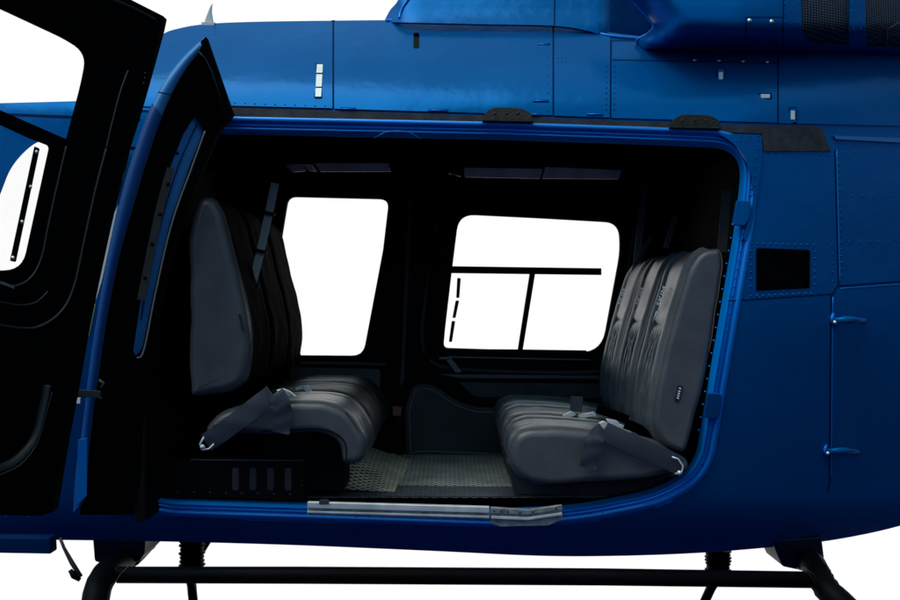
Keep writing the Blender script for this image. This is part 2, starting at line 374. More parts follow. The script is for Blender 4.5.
# roof access panels (raised 3 mm) with dark seams between
panels = [
 [(231, 33), (246, 22.7), (332.4, 22), (332.4, 108), (231, 105.5)],
 [(334.2, 22), (470, 21.7), (552.5, 25), (552.5, 115), (334.2, 108.5)],
 [(554.2, 25.5), (600, 32), (610.2, 34), (609.7, 117.5), (554.2, 115.4)],
 [(612, 41), (777.2, 44), (777.2, 122.5), (611.4, 117.8)],
 [(778.8, 44), (950, 46), (950, 127), (778.8, 123)]]
for i, q in enumerate(panels):
    m_ = sheet(q, [], proud(.008), 9)
    if i == 2: rivets(m_, [(606.5, 66), (606, 112)], 5.4, proud(.009), .0036); rivets(m_, [(558, 58), (566, 58)], 4, proud(.009), .0025); rivets(m_, [(558, 62), (566, 62)], 4, proud(.009), .0025)
    if i == 3: rivets(m_, [(614.5, 66), (614, 112)], 5.4, proud(.009), .0036)
    if i == 1: rivets(m_, [(548, 30), (548, 112)], 9, proud(.009), .002)
    if i == 0: rivets(m_, [(235, 103), (330, 106)], 10, proud(.009), .0024)
    m_.build('access_panel', M['blue'], heli, solid=.0065, fixn=False)
sm = MB()
for pth in ([(333.3, 20), (333.3, 108.5)], [(553.3, 26), (553.3, 115.8)], [(611, 40), (610.5, 118)], [(778, 44), (778, 124)]):
    sm = MB(); ribbon(sm, dens(pth, 6, False), 3.5, Ys, .0012); sm.build('panel_seam', M['seam'], fus, fixn=False)
for pth, w_, o_ in (([(612, 59.6), (777, 63)], .9, .0095), ([(612, 40.5), (650, 41)], .9, .0095), ([(835, 150), (838.5, 285), (831, 296), (829.5, 480), (828, 492)], 1.3, .0014), ([(839, 286), (950, 278)], 1.6, .0014),
                    ([(728, 301), (835, 294)], 1.2, .0014), ([(0, 114), (75, 117)], 2.5, .0014), ([(125, 106.5), (228, 108)], 1.2, .0014), ([(125, 110), (150, 111)], 2, .0014)):
    sm = MB(); ribbon(sm, dens(pth, 6, False), w_, Ys, o_); sm.build('panel_seam', M['seam'], fus, fixn=False)
# fold line light edge beside seams
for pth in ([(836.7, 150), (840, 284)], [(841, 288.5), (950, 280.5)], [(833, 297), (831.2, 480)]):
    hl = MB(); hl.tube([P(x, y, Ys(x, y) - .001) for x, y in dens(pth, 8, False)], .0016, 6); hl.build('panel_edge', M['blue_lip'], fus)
# raised pale stripe painting the lip highlight beside the cowling
m_ = sheet([(834, 135.5), (900, 138), (955, 140), (955, 146), (900, 142.5), (836, 139)], [], proud(.012), 6); m_.build('lip_highlight', M['blue_light'], heli, solid=.01, fixn=False)
# small hinges
for (x, y, w) in ((348, 108.5, 16), (438, 110, 20), (543, 17, 14), (544, 44, 13), (541, 100.5, 16), (595, 114, 16), (536, 114, 8)):
    m_ = MB(); Y = Ys(x, y) - .011
    m_.prism(rp([(x - w / 2, y - 1.6, .6), (x + w / 2, y - 1.4, .6), (x + w / 2, y + 1.8, .6), (x - w / 2, y + 1.4, .6)], 2), .008, Y); h_ = m_.build('panel_hinge', M['blue'], heli, bevel=.0015)
    m_ = MB(); m_.tube([P(x - w / 2, y, Y - .001), P(x + w / 2, y + .2, Y - .001)], .0022, 6); m_.build('hinge_pin', M['blue_lip'], h_)
# latches
for (x, y, w, h) in ((721, 77, 4, 10), (765.5, 96, 9, 4), (793, 115, 4, 9)):
    Y = Ys(x, y) - .0105
    m_ = MB(); m_.prism(rp([(x - w, y - h * .9, 1), (x + w, y - h * .9, 1), (x + w, y + h * .9, 1), (x - w, y + h * .9, 1)] if h > w else [(x - w, y - h * .8, 1), (x + w * .7, y - h * .8, 1), (x + w * .7, y + h * .8, 1), (x - w, y + h * .8, 1)], 2), .006, Y); l_ = m_.build('latch_plate', M['seam'], heli, bevel=.001)
    m_ = MB(); m_.prism(rp([(x - w * .8, y - h * .78, 1), (x + w * .8, y - h * .78, 1), (x + w * .8, y + h * .78, 1), (x - w * .8, y + h * .78, 1)] if h > w else [(x - w * .8, y - h * .6, 1), (x + w * .55, y - h * .6, 1), (x + w * .55, y + h * .6, 1), (x - w * .8, y + h * .6, 1)], 2), .004, Y - .0025); m_.build('latch_recess', M['blue'], l_)
    m_ = MB(); m_.prism([(x - w / 2, y - h / 2), (x + w / 2, y - h / 2), (x + w / 2, y + h / 2), (x - w / 2, y + h / 2)], .006, Y - .005); m_.build('latch_tongue', M['latch'], l_, bevel=.001)
m_ = MB(); m_.prism([(315.7, 63), (323.5, 63.5), (322, 97.5), (314, 97)], .008, lambda x, y: Ys(x, y) - .0125); l_ = m_.build('latch_plate', M['seam'], heli, bevel=.001, label='long white three piece latch plate')
for (a, b) in ((64, 72.6), (74, 86.5), (87.8, 96.5)):
    m_ = MB(); k = lambda y: 319.9 - (y - 64) * .055; m_.prism([(k(a) - 3.1, a), (k(a) + 3.1, a), (k(b) + 3.1, b), (k(b) - 3.1, b)], .006, lambda x, y: Ys(x, y) - .0165); m_.build('latch_tongue', M['latch'], l_, bevel=.0012)
m_ = MB(); m_.prism(rp([(413.5, 32.5, 2), (419.3, 32.5, 2), (419.3, 48, 2), (413.5, 48, 2)], 4),   .004, lambda x, y: Ys(x, y) - .0095); m_.build('vent_slot', M['dark_glass'], heli)
for x, y in ((695, 60.3), (719, 60.8), (743, 61.5), (767, 62.2)):
    m_ = MB(); m_.dome(P(x, y, Ys(x, y) - .009), .0065, h=.5, n=10); m_.build('screw', M['screw'], heli)

# ------------------------------------------------------------------ engine cowling and intake
def Yc(x, y):
    v = .36 + .25 * cl((30 - y) / 110) ** 1.3
    v += .75 * cl((x - 604) / 50) ** 1.4
    v += .18 * cl((415 - x) / 40) ** 2
    v -= .02 * cl((y - 14) / 10)
    return v
co = [tuple(p) for p in smooth_path([(384, 21.5), (390, 10), (398, 0), (404, -20), (412, -60)], 4)] + [(700, -60), (690, 45), (652, 45)] + [tuple(p) for p in smooth_path([(632, 39), (606, 36), (585, 30), (552, 25.5), (480, 24), (384, 21.8)], 5)]
cowl = sheet(co, [], Yc, 7).build('engine_cowling', M['blue'], heli, solid=.02, fixn=False)
m_ = MB(); lip = smooth_path([(386, 19.5), (480, 22), (552, 23.7), (585, 28.2), (606, 34.5), (640, 38)], 6)
m_.tube([P(p.x, p.y + .5, Ys(p.x, p.y) - .012) for p in lip], .006, 8); m_.build('cowling_edge', M['blue_lip'], cowl)  # bright tube painting the highlight on the cowling lip
m_ = MB(); ribbon(m_, dens([(555, -60), (554.5, 24)], 6, False), 1.3, Yc, .003); m_.build('cowling_seam', M['seam'], cowl, fixn=False)
m_ = MB(); m_.tube([P(p.x, p.y, Yc(p.x, p.y) - .004) for p in smooth_path([(399, 18), (402, 8), (410, -4), (418, -20)], 5)], .004, 6); m_.build('cowling_rib', M['blue_lip'], cowl)
io_l = [tuple(p) for p in smooth_path([(600, -60), (622, -8), (632, 0), (648, 18), (653, 27), (647, 34), (637, 40), (641, 48), (656, 53), (760, 56), (960, 62)], 6)]
io = io_l + [(960, -60)]
def Yi(x, y):
    d = dseg(x, y, io_l, False)
    v = -.02 + .27 * (1 - cl(d / 34)) ** 2.2 + .08 * cl((y - 30) / 30) + .55 * cl((x - 735) / 230) ** 1.6
    if y < 10: v += .10 * cl((10 - y) / 70) ** 1.5
    return v
g1 = rp([(800, -40, 0), (850, -40, 0), (850, 45.5, 2), (815, 43, 6), (802, 36, 9)], 5)
g2 = rp([(864, -40, 0), (945, -40, 0), (945, 48, 0), (866, 46.5, 4)], 5)
box = sheet(io, [g1, g2], Yi, 6)
rivets(box, [(785, -5), (784, 30)], 9, Yi, .004); rivets(box, [(798, 2), (797, 30)], 10, Yi, .0034); rivets(box, [(803, 41), (850, 49)], 10, Yi, .0034)
rivets(box, [(853, 2), (854, 40)], 9, Yi, .0036); rivets(box, [(860, 2), (861, 40)], 9, Yi, .0036); rivets(box, [(862, 50), (900, 51)], 9, Yi, .003)
intake = box.build('intake_fairing', M['blue'], heli, solid=.012, fixn=False)
m_ = MB(); m_.tube([P(p[0], p[1], Yi(*p) - .004) for p in io_l[4:46]], .0045, 7); m_.build('fairing_edge', M['blue_lip'], intake)
m_ = MB()
ribbon(m_, dens([(784, -20), (783, 45), (778, 58)], 5, False), 1.2, Yi, .002)
ribbon(m_, dens([(746, 60), (746, 17), (782, 17)], 5, False), .8, Yi, .002)
m_.build('fairing_seam', M['seam'], intake, fixn=False)
for x, y in ((749.5, 20.5), (771.5, 21.5)):
    m_ = MB(); m_.dome(P(x, y, Yi(x, y)), .008, h=.5, n=10); m_.build('screw', M['screw'], intake)
for g in (g1, g2):
    m_ = sheet(g, [], lambda x, y: Yi(x, y) + .02, 8); m_.build('intake_screen', M['grille'], intake, solid=.003, fixn=False)
m_ = MB()
m_.tube([P(x, y, Yi(x, y) + .012) for x, y in rp([(832.5, 28, 0), (833, 40, 5), (850, 41, 0)], 4)], .0018, 5)
m_.build('screen_wire', M['moulding'], intake); m_ = MB()
m_.tube([P(x, y, Yi(x, y) + .012) for x, y in ((886, 46), (887, 30), (899, 22))], .003, 5)
m_.build('screen_wire', M['moulding'], intake)
m_ = MB(); m_.prism([(560, -90), (980, -90), (980, 60), (560, 45)], .02, 1.0); m_.build('intake_dark_sheet', M['seam'], heli)  # dark sheet added behind the intake to paint its darkness
# door handles on the rear panel
for (x, y) in ((836, 320.5), (829, 451.5)):
    Y = Ys(x, y)
    m_ = MB(); path = [P(x - 2, y, Y - .012), P(x + 8, y - .5, Y - .03), P(x + 20, y - .5, Y - .03 + .02), P(x + 31, y + .5, Ys(x + 31, y) - .008)]
    m_.tube(smooth_path([tuple(p) for p in path], 5), [.011] * 5 + [.013] * 5 + [.009] * 5 + [.004], 10, flat=.7); hd = m_.build('door_handle', M['blue'], heli)
    m_ = MB(); m_.tube([P(x - 3, y - 7, Y - .012), P(x - 4.5, y - 2, Y - .018), P(x - 3, y + 4, Y - .012)], .006, 8); m_.build('handle_pivot', M['blue_lip'], hd)
    m_ = MB(); m_.dome(P(x - 1, y + 2, Y - .024), .0075, h=.6); m_.build('key_lock', M['screw'], hd)

# ------------------------------------------------------------------ antenna, probe
m_ = MB(); m_.prism([(203.5, 23), (206, 16), (209, 8), (212, 2.5), (211.5, 12), (213.5, 23.5)], .012, .42); an = m_.build('antenna', M['white'], heli, bevel=.004)
m_ = MB(); m_.prism([(201, 22), (215, 22.3), (214, 25), (202, 25)], .03, .41); m_.build('antenna_foot', M['white'], an)
m_ = MB(); m_.tube([P(x, y, .2) for x, y in ((60, 538), (64, 548), (72, 563), (81, 577))], [.006, .006, .009, .008], 8); pr = m_.build('pitot_probe', M['grey_dark'], heli)
m_ = MB(); m_.tube([P(x, y, .19) for x, y in ((70, 570), (74, 576), (80, 580))], [.008, .012, .008], 8); m_.build('probe_tip', M['gear'], pr)

# ------------------------------------------------------------------ sill
m_ = MB(); m_.prism([(307, 503), (490, 507.8), (490, 520), (307, 515)], .03, -.005); m_.build('door_sill', M['steel_dark'], heli, bevel=.003)
sill = C.objects[-1] if False else bpy.data.objects['door_sill']
m_ = MB(); m_.prism([(307.3, 502), (489.6, 507), (489.6, 513.5), (307.3, 508.5)], .02, -.022); m_.build('sill_rail', M['steel'], sill, bevel=.003)
m_ = MB(); m_.prism([(307.3, 511), (489.6, 516), (489.6, 518.5), (307.3, 513.2)], .02, -.016); m_.build('sill_edge', M['steel'], sill, bevel=.002)
m_ = MB(); m_.prism(rp([(319, 500, 2), (329, 500, 2), (329, 504.5, 1), (319, 504.5, 1)], 2), .01, -.024); m_.build('sill_clip', M['grey_dark'], sill, bevel=.001)
m_ = MB(); m_.prism([(490.6, 507.6), (528, 510), (562, 505.5), (563, 520), (548, 526), (500, 527), (490.6, 524)], .02, -.002); sp = m_.build('sill_end_plate', M['steel_dark'], heli, bevel=.003)
m_ = MB(); m_.prism([(491, 507.5), (528, 510), (562, 505), (562.6, 510), (528, 515), (491, 513.5)], .016, -.02); m_.build('sill_rail', M['steel_dark'], sp, bevel=.002)
m_ = MB(); m_.prism([(491, 516), (528, 517.5), (562, 512.5), (562.5, 515.5), (528, 520.5), (491, 519)], .016, -.016); m_.build('sill_edge', M['steel'], sp, bevel=.002)
for x, y in ((494, 511), (501, 511.4), (508, 511.8), (520, 512.5), (533, 512), (556, 508.6)):
    m_ = MB(); m_.dome(P(x, y, -.021), .004, h=.4); m_.build('screw', M['grey_dark'], sp)

# ------------------------------------------------------------------ doors at the front
def Yl(x, y): return -.035 - .0018 * (232 - x)          # small hinged door, opened towards the camera
rimL = [tuple(p) for p in smooth_path([(204.5, 37), (184, 56), (165, 80), (150, 108), (138, 140), (124, 185), (109, 250), (98, 310), (89, 370), (82, 430), (76, 470), (73, 513)], 6)]
rimR = [tuple(p) for p in smooth_path([(198, 53), (186, 68), (172, 92), (160, 120), (148, 155), (136, 195), (119, 255), (107, 315), (98, 375), (90, 435), (87, 470), (84, 500)], 6)]
win_l = rp([(194, 113, 3), (203.5, 131, 4), (190, 165, 0), (170, 222, 0), (154, 290, 0), (142, 350, 5), (134, 357, 3), (131, 352, 2), (140, 290, 0), (150, 235, 0), (166, 172, 0), (181, 134, 0)], 4)
body = rimR + [(80, 508), (80, 515), (134, 515), (137, 484), (141, 420), (150, 350), (170, 260), (190, 200), (215, 140), (221, 128), (232, 115), (205, 37)]
ld = sheet(body, [win_l], Yl, 9).build('litter_door', M['door_black'], heli, solid=.03, fixn=False)
m_ = MB(); k = len(rimL); a = [P(x, y, Yl(x, y) - .004) for x, y in rimL]; b = [P(x, y, Yl(x, y) - .022) for x, y in [((p[0] * .45 + q[0] * .55), (p[1] * .45 + q[1] * .55)) for p, q in zip(rimL, rimR)]]; c = [P(x, y, Yl(x, y) - .012) for x, y in rimR]; e = [P(x, y, Yl(x, y) + .05) for x, y in rimL]
m_.add(e + a + b + c, [(i + j * k, i + 1 + j * k, i + 1 + (j + 1) * k, i + (j + 1) * k) for j in range(3) for i in range(k - 1)], True)
for i, p in enumerate(m_.f): pass
m_.mi = [1 if (j % (k - 1)) < 17 else 0 for j in range(len(m_.f))]
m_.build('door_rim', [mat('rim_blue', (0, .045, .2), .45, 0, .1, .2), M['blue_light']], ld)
m_ = MB(); ribbon(m_, dens([(158, 92), (172, 95)], 4, False), 1.2, Yl, .037); m_.build('rim_joint', M['seam'], ld)
m_ = MB(); m_.tube([P(x, y, Yl(x, y) - .01) for x, y in [rimR[i] for i in range(0, len(rimR), 3)]], .0022, 6); m_.build('rim_edge', M['grey_dark'], ld)
m_ = MB(); m_.prism([(206, 36), (200, 41), (204, 55), (222, 118), (226, 124), (233, 114)], .03, lambda x, y: Yl(x, y) - .02); m_.build('door_flange', M['door_black'], ld, bevel=.004)
m_ = MB(); m_.tube([P(x, y, Yl(x, y) - .024) for x, y in ((199, 52), (205, 58), (212, 72), (225, 112))], .0025, 6); m_.build('flange_seal', M['moulding'], ld)
m_ = MB(); m_.prism([(78, 440), (87, 438), (86.5, 496), (76.5, 506)], .006, lambda x, y: Yl(x, y) - .03); m_.build('rim_face', M['blue_lip'], ld, bevel=.001)
# added blue sheet painting the hood's reflection in the narrow window
m_ = sheet(offset_loop(win_l, 2.5), [], lambda x, y: Yl(x, y) + .018, 8); rv_ = m_.build('hood_reflection', M['blue_light'], ld, fixn=False)
m_ = MB(); ribbon(m_, [tuple(p) for p in smooth_path([(197, 124), (180, 162), (163, 215), (150, 270), (141, 320)], 6)], 1.2, lambda x, y: Yl(x, y) + .014, 0); m_.build('reflection_seam', M['seam'], ld, fixn=False)
m_ = MB(); ribbon(m_, [tuple(p) for p in smooth_path([(171, 168), (162, 200), (154, 235), (146, 275), (141, 300)], 6)], 8, lambda x, y: Yl(x, y) - .034, 0); m_.build('window_seal', M['strip_brown'], ld, fixn=False)
for x, y in ((177, 153), (168, 184), (160, 214), (152, 244), (145, 278)):
    m_ = MB(); m_.dome(P(x, y, Yl(x, y) - .036), .0065, h=.6); m_.build('stud', M['dark_glass'], ld)
m_ = MB(); m_.tube([P(p.x, p.y, Yl(p.x, p.y) - .036) for p in smooth_path([(205, 131), (192, 167), (172, 223), (156, 291), (144, 350), (137, 358)], 6)], .0028, 6); m_.build('window_edge', M['trim_grey'], ld)

def Yk(x, y): return -.38 - .0028 * (160 - x)           # crew door swung out to the left
up = rp([(-80, -28, 0), (0, 8, 0), (62, 37, 20), (86, 54, 18), (81, 82, 20), (66, 139, 2), (0, 110, 0), (-80, 75, 0)], 6)
lo = rp([(-80, 90, 0), (0, 125, 0), (28, 138, 4), (49, 146, 4), (22, 270, 18), (-40, 271, 18)], 6)
cd_out = [(-150, -80), (60, -30), (110, -10), (128, -2)] + [(163.5, 16)] + [tuple(p) for p in smooth_path([(161, 28), (150, 68), (138, 110), (125, 152), (112, 204), (100, 258), (86, 325), (74, 392), (64, 445), (53, 512)], 5)] + [(40, 516), (-150, 512)]
cd = sheet(cd_out, [up, lo], Yk, 10).build('crew_door', M['door_black'], heli, solid=.035, fixn=False)
for g in (up, lo):
    m_ = MB(); m_.prism(offset_loop(g, 1), .004, lambda x, y: Yk(x, y) + .02); m_.build('window_pane', M['glass'], cd)
def kt(pts, r, name, m, off=.004, k=7):
    q = MB(); q.tube([P(p.x, p.y, Yk(p.x, p.y) - off) for p in smooth_path(pts, k)], r, 8, flat=.35); return q.build(name, m, cd)
kt([(66, 146), (58, 180), (48, 225), (41, 258), (30, 278), (14, 286), (0, 284), (-40, 282)], .0028, 'door_moulding', M['moulding'])
kt([(106, 148), (95, 190), (84, 240), (74, 285), (62, 310), (42, 325), (20, 328), (-30, 320)], .0032, 'door_moulding', M['moulding'])
kt([(48, 291), (36, 302), (20, 305), (0, 302)], .0022, 'door_moulding', M['moulding'])
kt([(128, 70), (120, 92), (112, 122), (106, 148)], .0025, 'door_moulding', M['moulding'])  # grey tube painting the highlight down the door edge
kt([(47, 385), (42, 410), (34, 438), (18, 458), (0, 468), (-30, 472)], .011, 'grab_tube', mat('grab_tube_black', (.018, .018, .02), .4, spec=.3), .01)
kt([(52, 392), (46, 414), (37, 443), (21, 464), (0, 475)], .0016, 'door_moulding', M['moulding'], .02)
kt([(100, -4), (125, 5), (155, 20)], .006, 'door_seal', mat('seal_faint', (.004, .004, .004), .5, spec=.2))
m_ = MB(); m_.prism([(34, 146), (38.5, 148), (14.5, 262), (9.5, 261)], .01, lambda x, y: Yk(x, y) - .004); ws = m_.build('window_strap', M['gear'], cd, bevel=.002)
for x, y in ((36, 152), (30, 187), (21.5, 222), (12.5, 258)):
    m_ = MB(); m_.dome(P(x, y, Yk(x, y) - .005), .006, h=.5); m_.build('stud', M['screw'], cd)
m_ = MB(); m_.prism([(0, 281), (13, 286), (14, 289), (0, 284)], .006, lambda x, y: Yk(x, y) - .012); m_.build('door_catch', M['trim_grey'], cd, bevel=.001)
for x, y in ((145, 73), (144.5, 78), (143.5, 83)):
    m_ = MB(); m_.dome(P(x, y, Yk(x, y) - .002), .0025, h=.5); m_.build('screw', M['copper'], cd)
# check strap between the doors
m_ = MB(); m_.prism([(40, 378), (51, 379), (52, 388), (66, 389), (100, 391), (100, 398), (65, 397), (49, 393), (40, 388)], .008, lambda x, y: -.60 + .0022 * (x - 40)); cs = m_.build('check_strap', M['grey_dark'], heli, bevel=.002)
m_ = MB(); m_.dome(P(45, 384, -.605), .006); m_.build('strap_bolt', M['trim_grey'], cs)
m_ = MB()
m_.tube([P(x, y, -.3) for x, y in ((99, 380), (104, 383), (101, 388))], .004, 6); m_.tube([P(x, y, -.3) for x, y in ((96, 396), (102, 399))], .004, 6)
m_.build('strap_hook', M['grey_dark'], cs)
# trim slivers on the pillar between the doors
m_ = MB(); m_.prism([(121, 151), (129, 151), (123, 178), (112, 215), (113, 190)], .01, .0); m_.build('pillar_trim', M['trim_grey'], heli)
m_ = MB(); m_.prism([(118, 205), (112, 218), (98, 275), (96, 300), (102, 280)], .01, .0); m_.build('pillar_trim', M['white'], heli)
m_ = MB(); m_.prism([(96, 303), (92, 308), (85, 336), (89, 336)], .01, .0); m_.build('pillar_trim', M['green'], heli)
m_ = MB(); m_.prism([(71, 398), (80, 398), (80, 403.5), (71, 403.5)], .01, -.01); m_.build('pillar_label', M['latch'], heli)
m_ = MB(); m_.tube([P(x, y, -.02) for x, y in ((133, 117), (136, 121), (140, 119))], .005, 6); m_.tube([P(131, 148, -.02), P(136, 148, -.02)], .006, 6); m_.build('pillar_catch', M['gear'], heli)

# ------------------------------------------------------------------ cabin shell
W = 1.38
winA = rp([(288, 196.5, 8), (389, 199, 10), (383, 250, 0), (363, 356, 12), (300, 355.5, 0), (277, 264, 0)], 6)
winB = rp([(459, 214, 16), (540, 218, 0), (619, 222.5, 22), (621, 250, 20), (602, 353, 22), (443.5, 348, 5), (445, 330, 6), (452, 270, 0)], 7)
winC = rp([(-90, 122, 0), (90, 122, 10), (60, 300, 10), (-90, 300, 0)], 4)
wall = sheet([(-150, 118), (110, 112), (180, 90), (760, 90), (760, 520), (-150, 520)], [winA, winB, winC], lambda x, y: W, 14)
cw_ = wall.build('cabin_wall', M['black'], heli, solid=.03, fixn=False)
for g in (winA, winB, winC):
    m_ = MB(); m_.prism(offset_loop(g, 1), .004, W + .015); wp = m_.build('cabin_window', M['glass'], heli)
    if g is winB:
        m_ = MB(); m_.prism([(444, 266), (601.5, 268.2), (601.5, 275), (444, 273)], .02, W - .015); m_.build('window_bar', M['gear'], wp, bevel=.002)
        m_ = MB(); m_.prism([(530, 272), (535.5, 272), (522.5, 352), (517.5, 352)], .02, W - .013); m_.build('window_bar', M['gear'], wp, bevel=.002)
        m_ = MB(); m_.prism([(444, 349), (520, 349.5), (586, 350.5), (588, 352), (588, 355.5), (444, 356)], .02, W - .016); m_.build('window_bar', M['gear'], wp, bevel=.002)
        for a, b in (((459, 278), (457.8, 298)), ((457.4, 300.5), (454, 318)), ((453.5, 321), (450.4, 342))):
            m_ = MB(); m_.prism(rp([(a[0] - 1.8, a[1], 1), (a[0] + 1.8, a[1], 1), (b[0] + 1.6, b[1], 1), (b[0] - 1.6, b[1], 1)], 2), .01, W - .012); m_.build('vent_strip', M['gear'], wp)
m_ = MB()   # window surround mouldings and door structure on the far wall
def wt(mb, pts, r, Y=W - .004, k=6, closed=False): mb.tube([P(p.x, p.y, Y) for p in smooth_path(pts, k)], r, 8, flat=.6)
ws_ = MB(); wt(ws_, [(436, 214), (430, 270), (422, 330), (428, 358), (450, 368), (520, 372), (600, 371), (614, 355), (630, 260), (634, 225)], .010); ws_.build('window_surround', M['black_soft'], heli)
ws_ = MB(); wt(ws_, [(448, 357), (520, 358.5), (590, 360)], .0035, W - .03); ws_.build('window_ledge', M['trim_grey'], heli)
ws_ = MB(); ws_.prism([(436, 374), (620, 376), (620, 379.5), (460, 378.5)], .02, W - .03); ws_.build('wall_ledge', mat('ledge_highlight_blue', (.03, .04, .055), .35, spec=.5), heli, bevel=.003)  # blue-grey colour paints a bluish highlight along the ledge
ws_ = MB(); ws_.prism([(300, 362), (388, 363), (386, 366), (300, 365)], .02, W - .03); ws_.build('wall_ledge', M['black_soft'], heli, bevel=.003)
ws_ = MB(); ws_.prism(rp([(290, 367, 0), (381, 369, 5), (379, 400, 3), (360, 430, 0), (290, 430, 0)], 3), .012, W - .02); ws_.build('wall_panel', M['grey_dark'], heli, bevel=.004)
ws_ = MB(); ws_.prism([(458, 382), (620, 384), (620, 405), (480, 403)], .012, W - .02); ws_.build('wall_panel', M['black_soft'], heli, bevel=.004)
dp = rp([(406, 460, 14), (404, 410, 8), (412, 384, 14), (432, 383, 14), (466, 407, 20), (640, 408, 0), (640, 465, 0), (420, 456, 10)], 6)
ws_ = MB(); ws_.prism(dp, .02, W - .045); pp = ws_.build('door_pocket', mat('pocket_vinyl', (.028, .028, .033), .55, spec=.2, var=.3, vscale=7, bump=.3, bscale=60, bdist=.004), heli, bevel=.012)
ws_ = MB(); lp = dens(offset_loop(dens(dp, 8), 6), 6); ws_.tube([P(x, y, W - .04) for x, y in lp] + [P(*lp[0], W - .04)], .018, 8); ws_.build('pocket_moulding', M['black'], pp)
ws_ = MB(); lp = dens(offset_loop(dens(dp, 8), -5), 6); ws_.tube([P(x, y, W - .05) for x, y in lp] + [P(*lp[0], W - .05)], .003, 6); ws_.build('pocket_piping', M['trim_grey'], pp)
ws_ = MB(); ws_.prism(rp([(392.5, 406, 1), (402, 407, 1), (401, 416.5, 1), (392.5, 416, 1)], 2), .02, W - .07); ws_.build('door_catch', M['copper'], heli, bevel=.003)
ws_ = MB(); ws_.prism([(446, 360), (452, 359), (462, 372), (456, 373)], .008, W - .045); ws_.prism([(439, 357.5), (452, 356.5), (452, 358.7), (439, 359.7)], .008, W - .045); ws_.build('window_latch', M['trim_grey'], heli, bevel=.001)
for x0 in (384, 397, 421):
    ws_ = MB(); ws_.prism([(x0 + 12, 180), (x0 + 16, 180), (x0 + 4, 450), (x0, 450)], .02, W - .022); ws_.build('wall_rib', M['black_soft'] if x0 == 397 else M['black'], heli, bevel=.004)
# far outer skin closes the far side
# floor, ceiling, bulkheads
m_ = MB(); zf = -.725; N = 30; vs = []
for j, y in enumerate((.33, .5, .9, W)):
    for i in range(N + 1):
        x = -1.2 + 2.3 * i / N; vs.append((x, y, zf))
m_.add(vs, [(i + j * (N + 1), i + 1 + j * (N + 1), i + 1 + (j + 1) * (N + 1), i + (j + 1) * (N + 1)) for j in range(3) for i in range(N)])
m_.build('cabin_floor', M['floor'], heli)
m_ = MB(); m_.add([(-.9, .335, zf + .004), (.35, .335, zf + .004), (.35, .52, zf + .004), (-.9, .58, zf + .004)], [(0, 1, 2, 3)], False); m_.build('floor_shade', M['floor_dark'], heli)  # darker copy of the floor metal painting shade along the door side
m_ = MB(); vs = []   # curved metal kick panel rising to the left seats
for j in range(9):
    t = j / 8
    for i in range(9):
        s = i / 8; x = -.17 - .24 * s; vs.append((x - .04 * (1 - t), .42 + .75 * t, zf + .004 + .11 * (s ** 1.3) * math.sin(math.pi * (.04 + .7 * t))))
m_.add(vs, [(j * 9 + i, j * 9 + i + 1, (j + 1) * 9 + i + 1, (j + 1) * 9 + i) for j in range(8) for i in range(8)])
m_.build('kick_panel', M['floor_warm'], heli)
m_ = MB(); m_.box((0, .76, .575), (2.3, 1.28, .03)); m_.build('headliner', mat('headliner_black', (.0012, .0012, .0014), 1.0, spec=0), heli)
m_ = MB(); m_.box((-1.06, .74, -.08), (.03, 1.3, 1.36)); m_.build('front_bulkhead', M['black'], heli)
m_ = MB(); m_.box((1.03, .82, -.02), (.03, 1.12, 1.25), ry=math.radians(8)); m_.build('rear_bulkhead', M['black'], heli)
for pts, Y in (([(312, 158.5), (388, 162.5), (391, 171.5), (320, 171.5)], .75), ([(285, 165), (300, 162), (306, 171), (292, 172)], .78), ([(300, 162), (309, 159), (317, 171.5), (309, 171)], .78), ([(464, 167.5), (543, 168.5), (540, 178.5), (465, 177)], .75), ([(545.5, 166.5), (622, 170), (619, 179), (542, 178.5)], .75)):
    m_ = MB(); m_.prism(rp([(*p, 1) for p in pts], 2), .01, Y); m_.build('ceiling_panel', M['liner'], heli, bevel=.002)
m_ = MB(); m_.tube([P(449, 171, .7), P(461, 172, .7)], [.012, .02], 10); m_.build('air_nozzle', M['moulding'], heli)
# grey belt hanging from the ceiling behind the left seats
def strap(name, pts, w, Yf, m, parent, th=.003, label=None):
    if isinstance(Yf, list):
        sp3 = smooth_path([(p[0], p[1], y * 100) for p, y in zip(pts, Yf)], 5); pts = [(p.x, p.y) for p in sp3]; Yf = [p.z / 100 for p in sp3]
    pp_ = [Vector(p) for p in pts]; L4 = [[], [], [], [], []]
    for i, p in enumerate(pp_):
        t = (pp_[min(i + 1, len(pp_) - 1)] - pp_[max(i - 1, 0)]).normalized(); nn = Vector((-t.y, t.x)) * w / 2
        Y = Yf[i] if isinstance(Yf, list) else Yf
        for j, u in enumerate((1, .6, 0, -.6, -1)):
            wv = .0015 * math.sin(i * .55 + w) * u - .0022 * (1 - u * u) * (1 if w > 12 else 0) + .0015 * math.sin(i * 1.3 + j)
            L4[j].append(P(p.x + nn.x * u, p.y + nn.y * u, Y + .002 + wv))
    k = len(pp_); q = MB(); q.add([v_ for l in L4 for v_ in l], [(i + j * k, i + 1 + j * k, i + 1 + (j + 1) * k, i + (j + 1) * k) for j in range(4) for i in range(k - 1)], True)
    return q.build(name, m, parent, solid=th, label=label)
s1 = strap('shoulder_belt', [(275, 183), (270, 208), (263, 240), (256, 270), (248, 296)], 8, .42, M['web_grey'], heli)
for x, y in ((269, 212), (261, 250), (253, 284)):
    m_ = MB(); m_.prism([(x - 6, y - 2), (x + 6, y + 1), (x + 5, y + 4), (x - 6, y + 1)], .008, .405); m_.build('belt_keeper', M['gear'], s1)
m_ = MB(); m_.tube([P(x, y, 1.05) for x, y in ((266, 235), (272, 262), (279, 290), (288, 330), (296, 380))], .005, 6); m_.build('seat_cable', M['grey_dark'], heli)
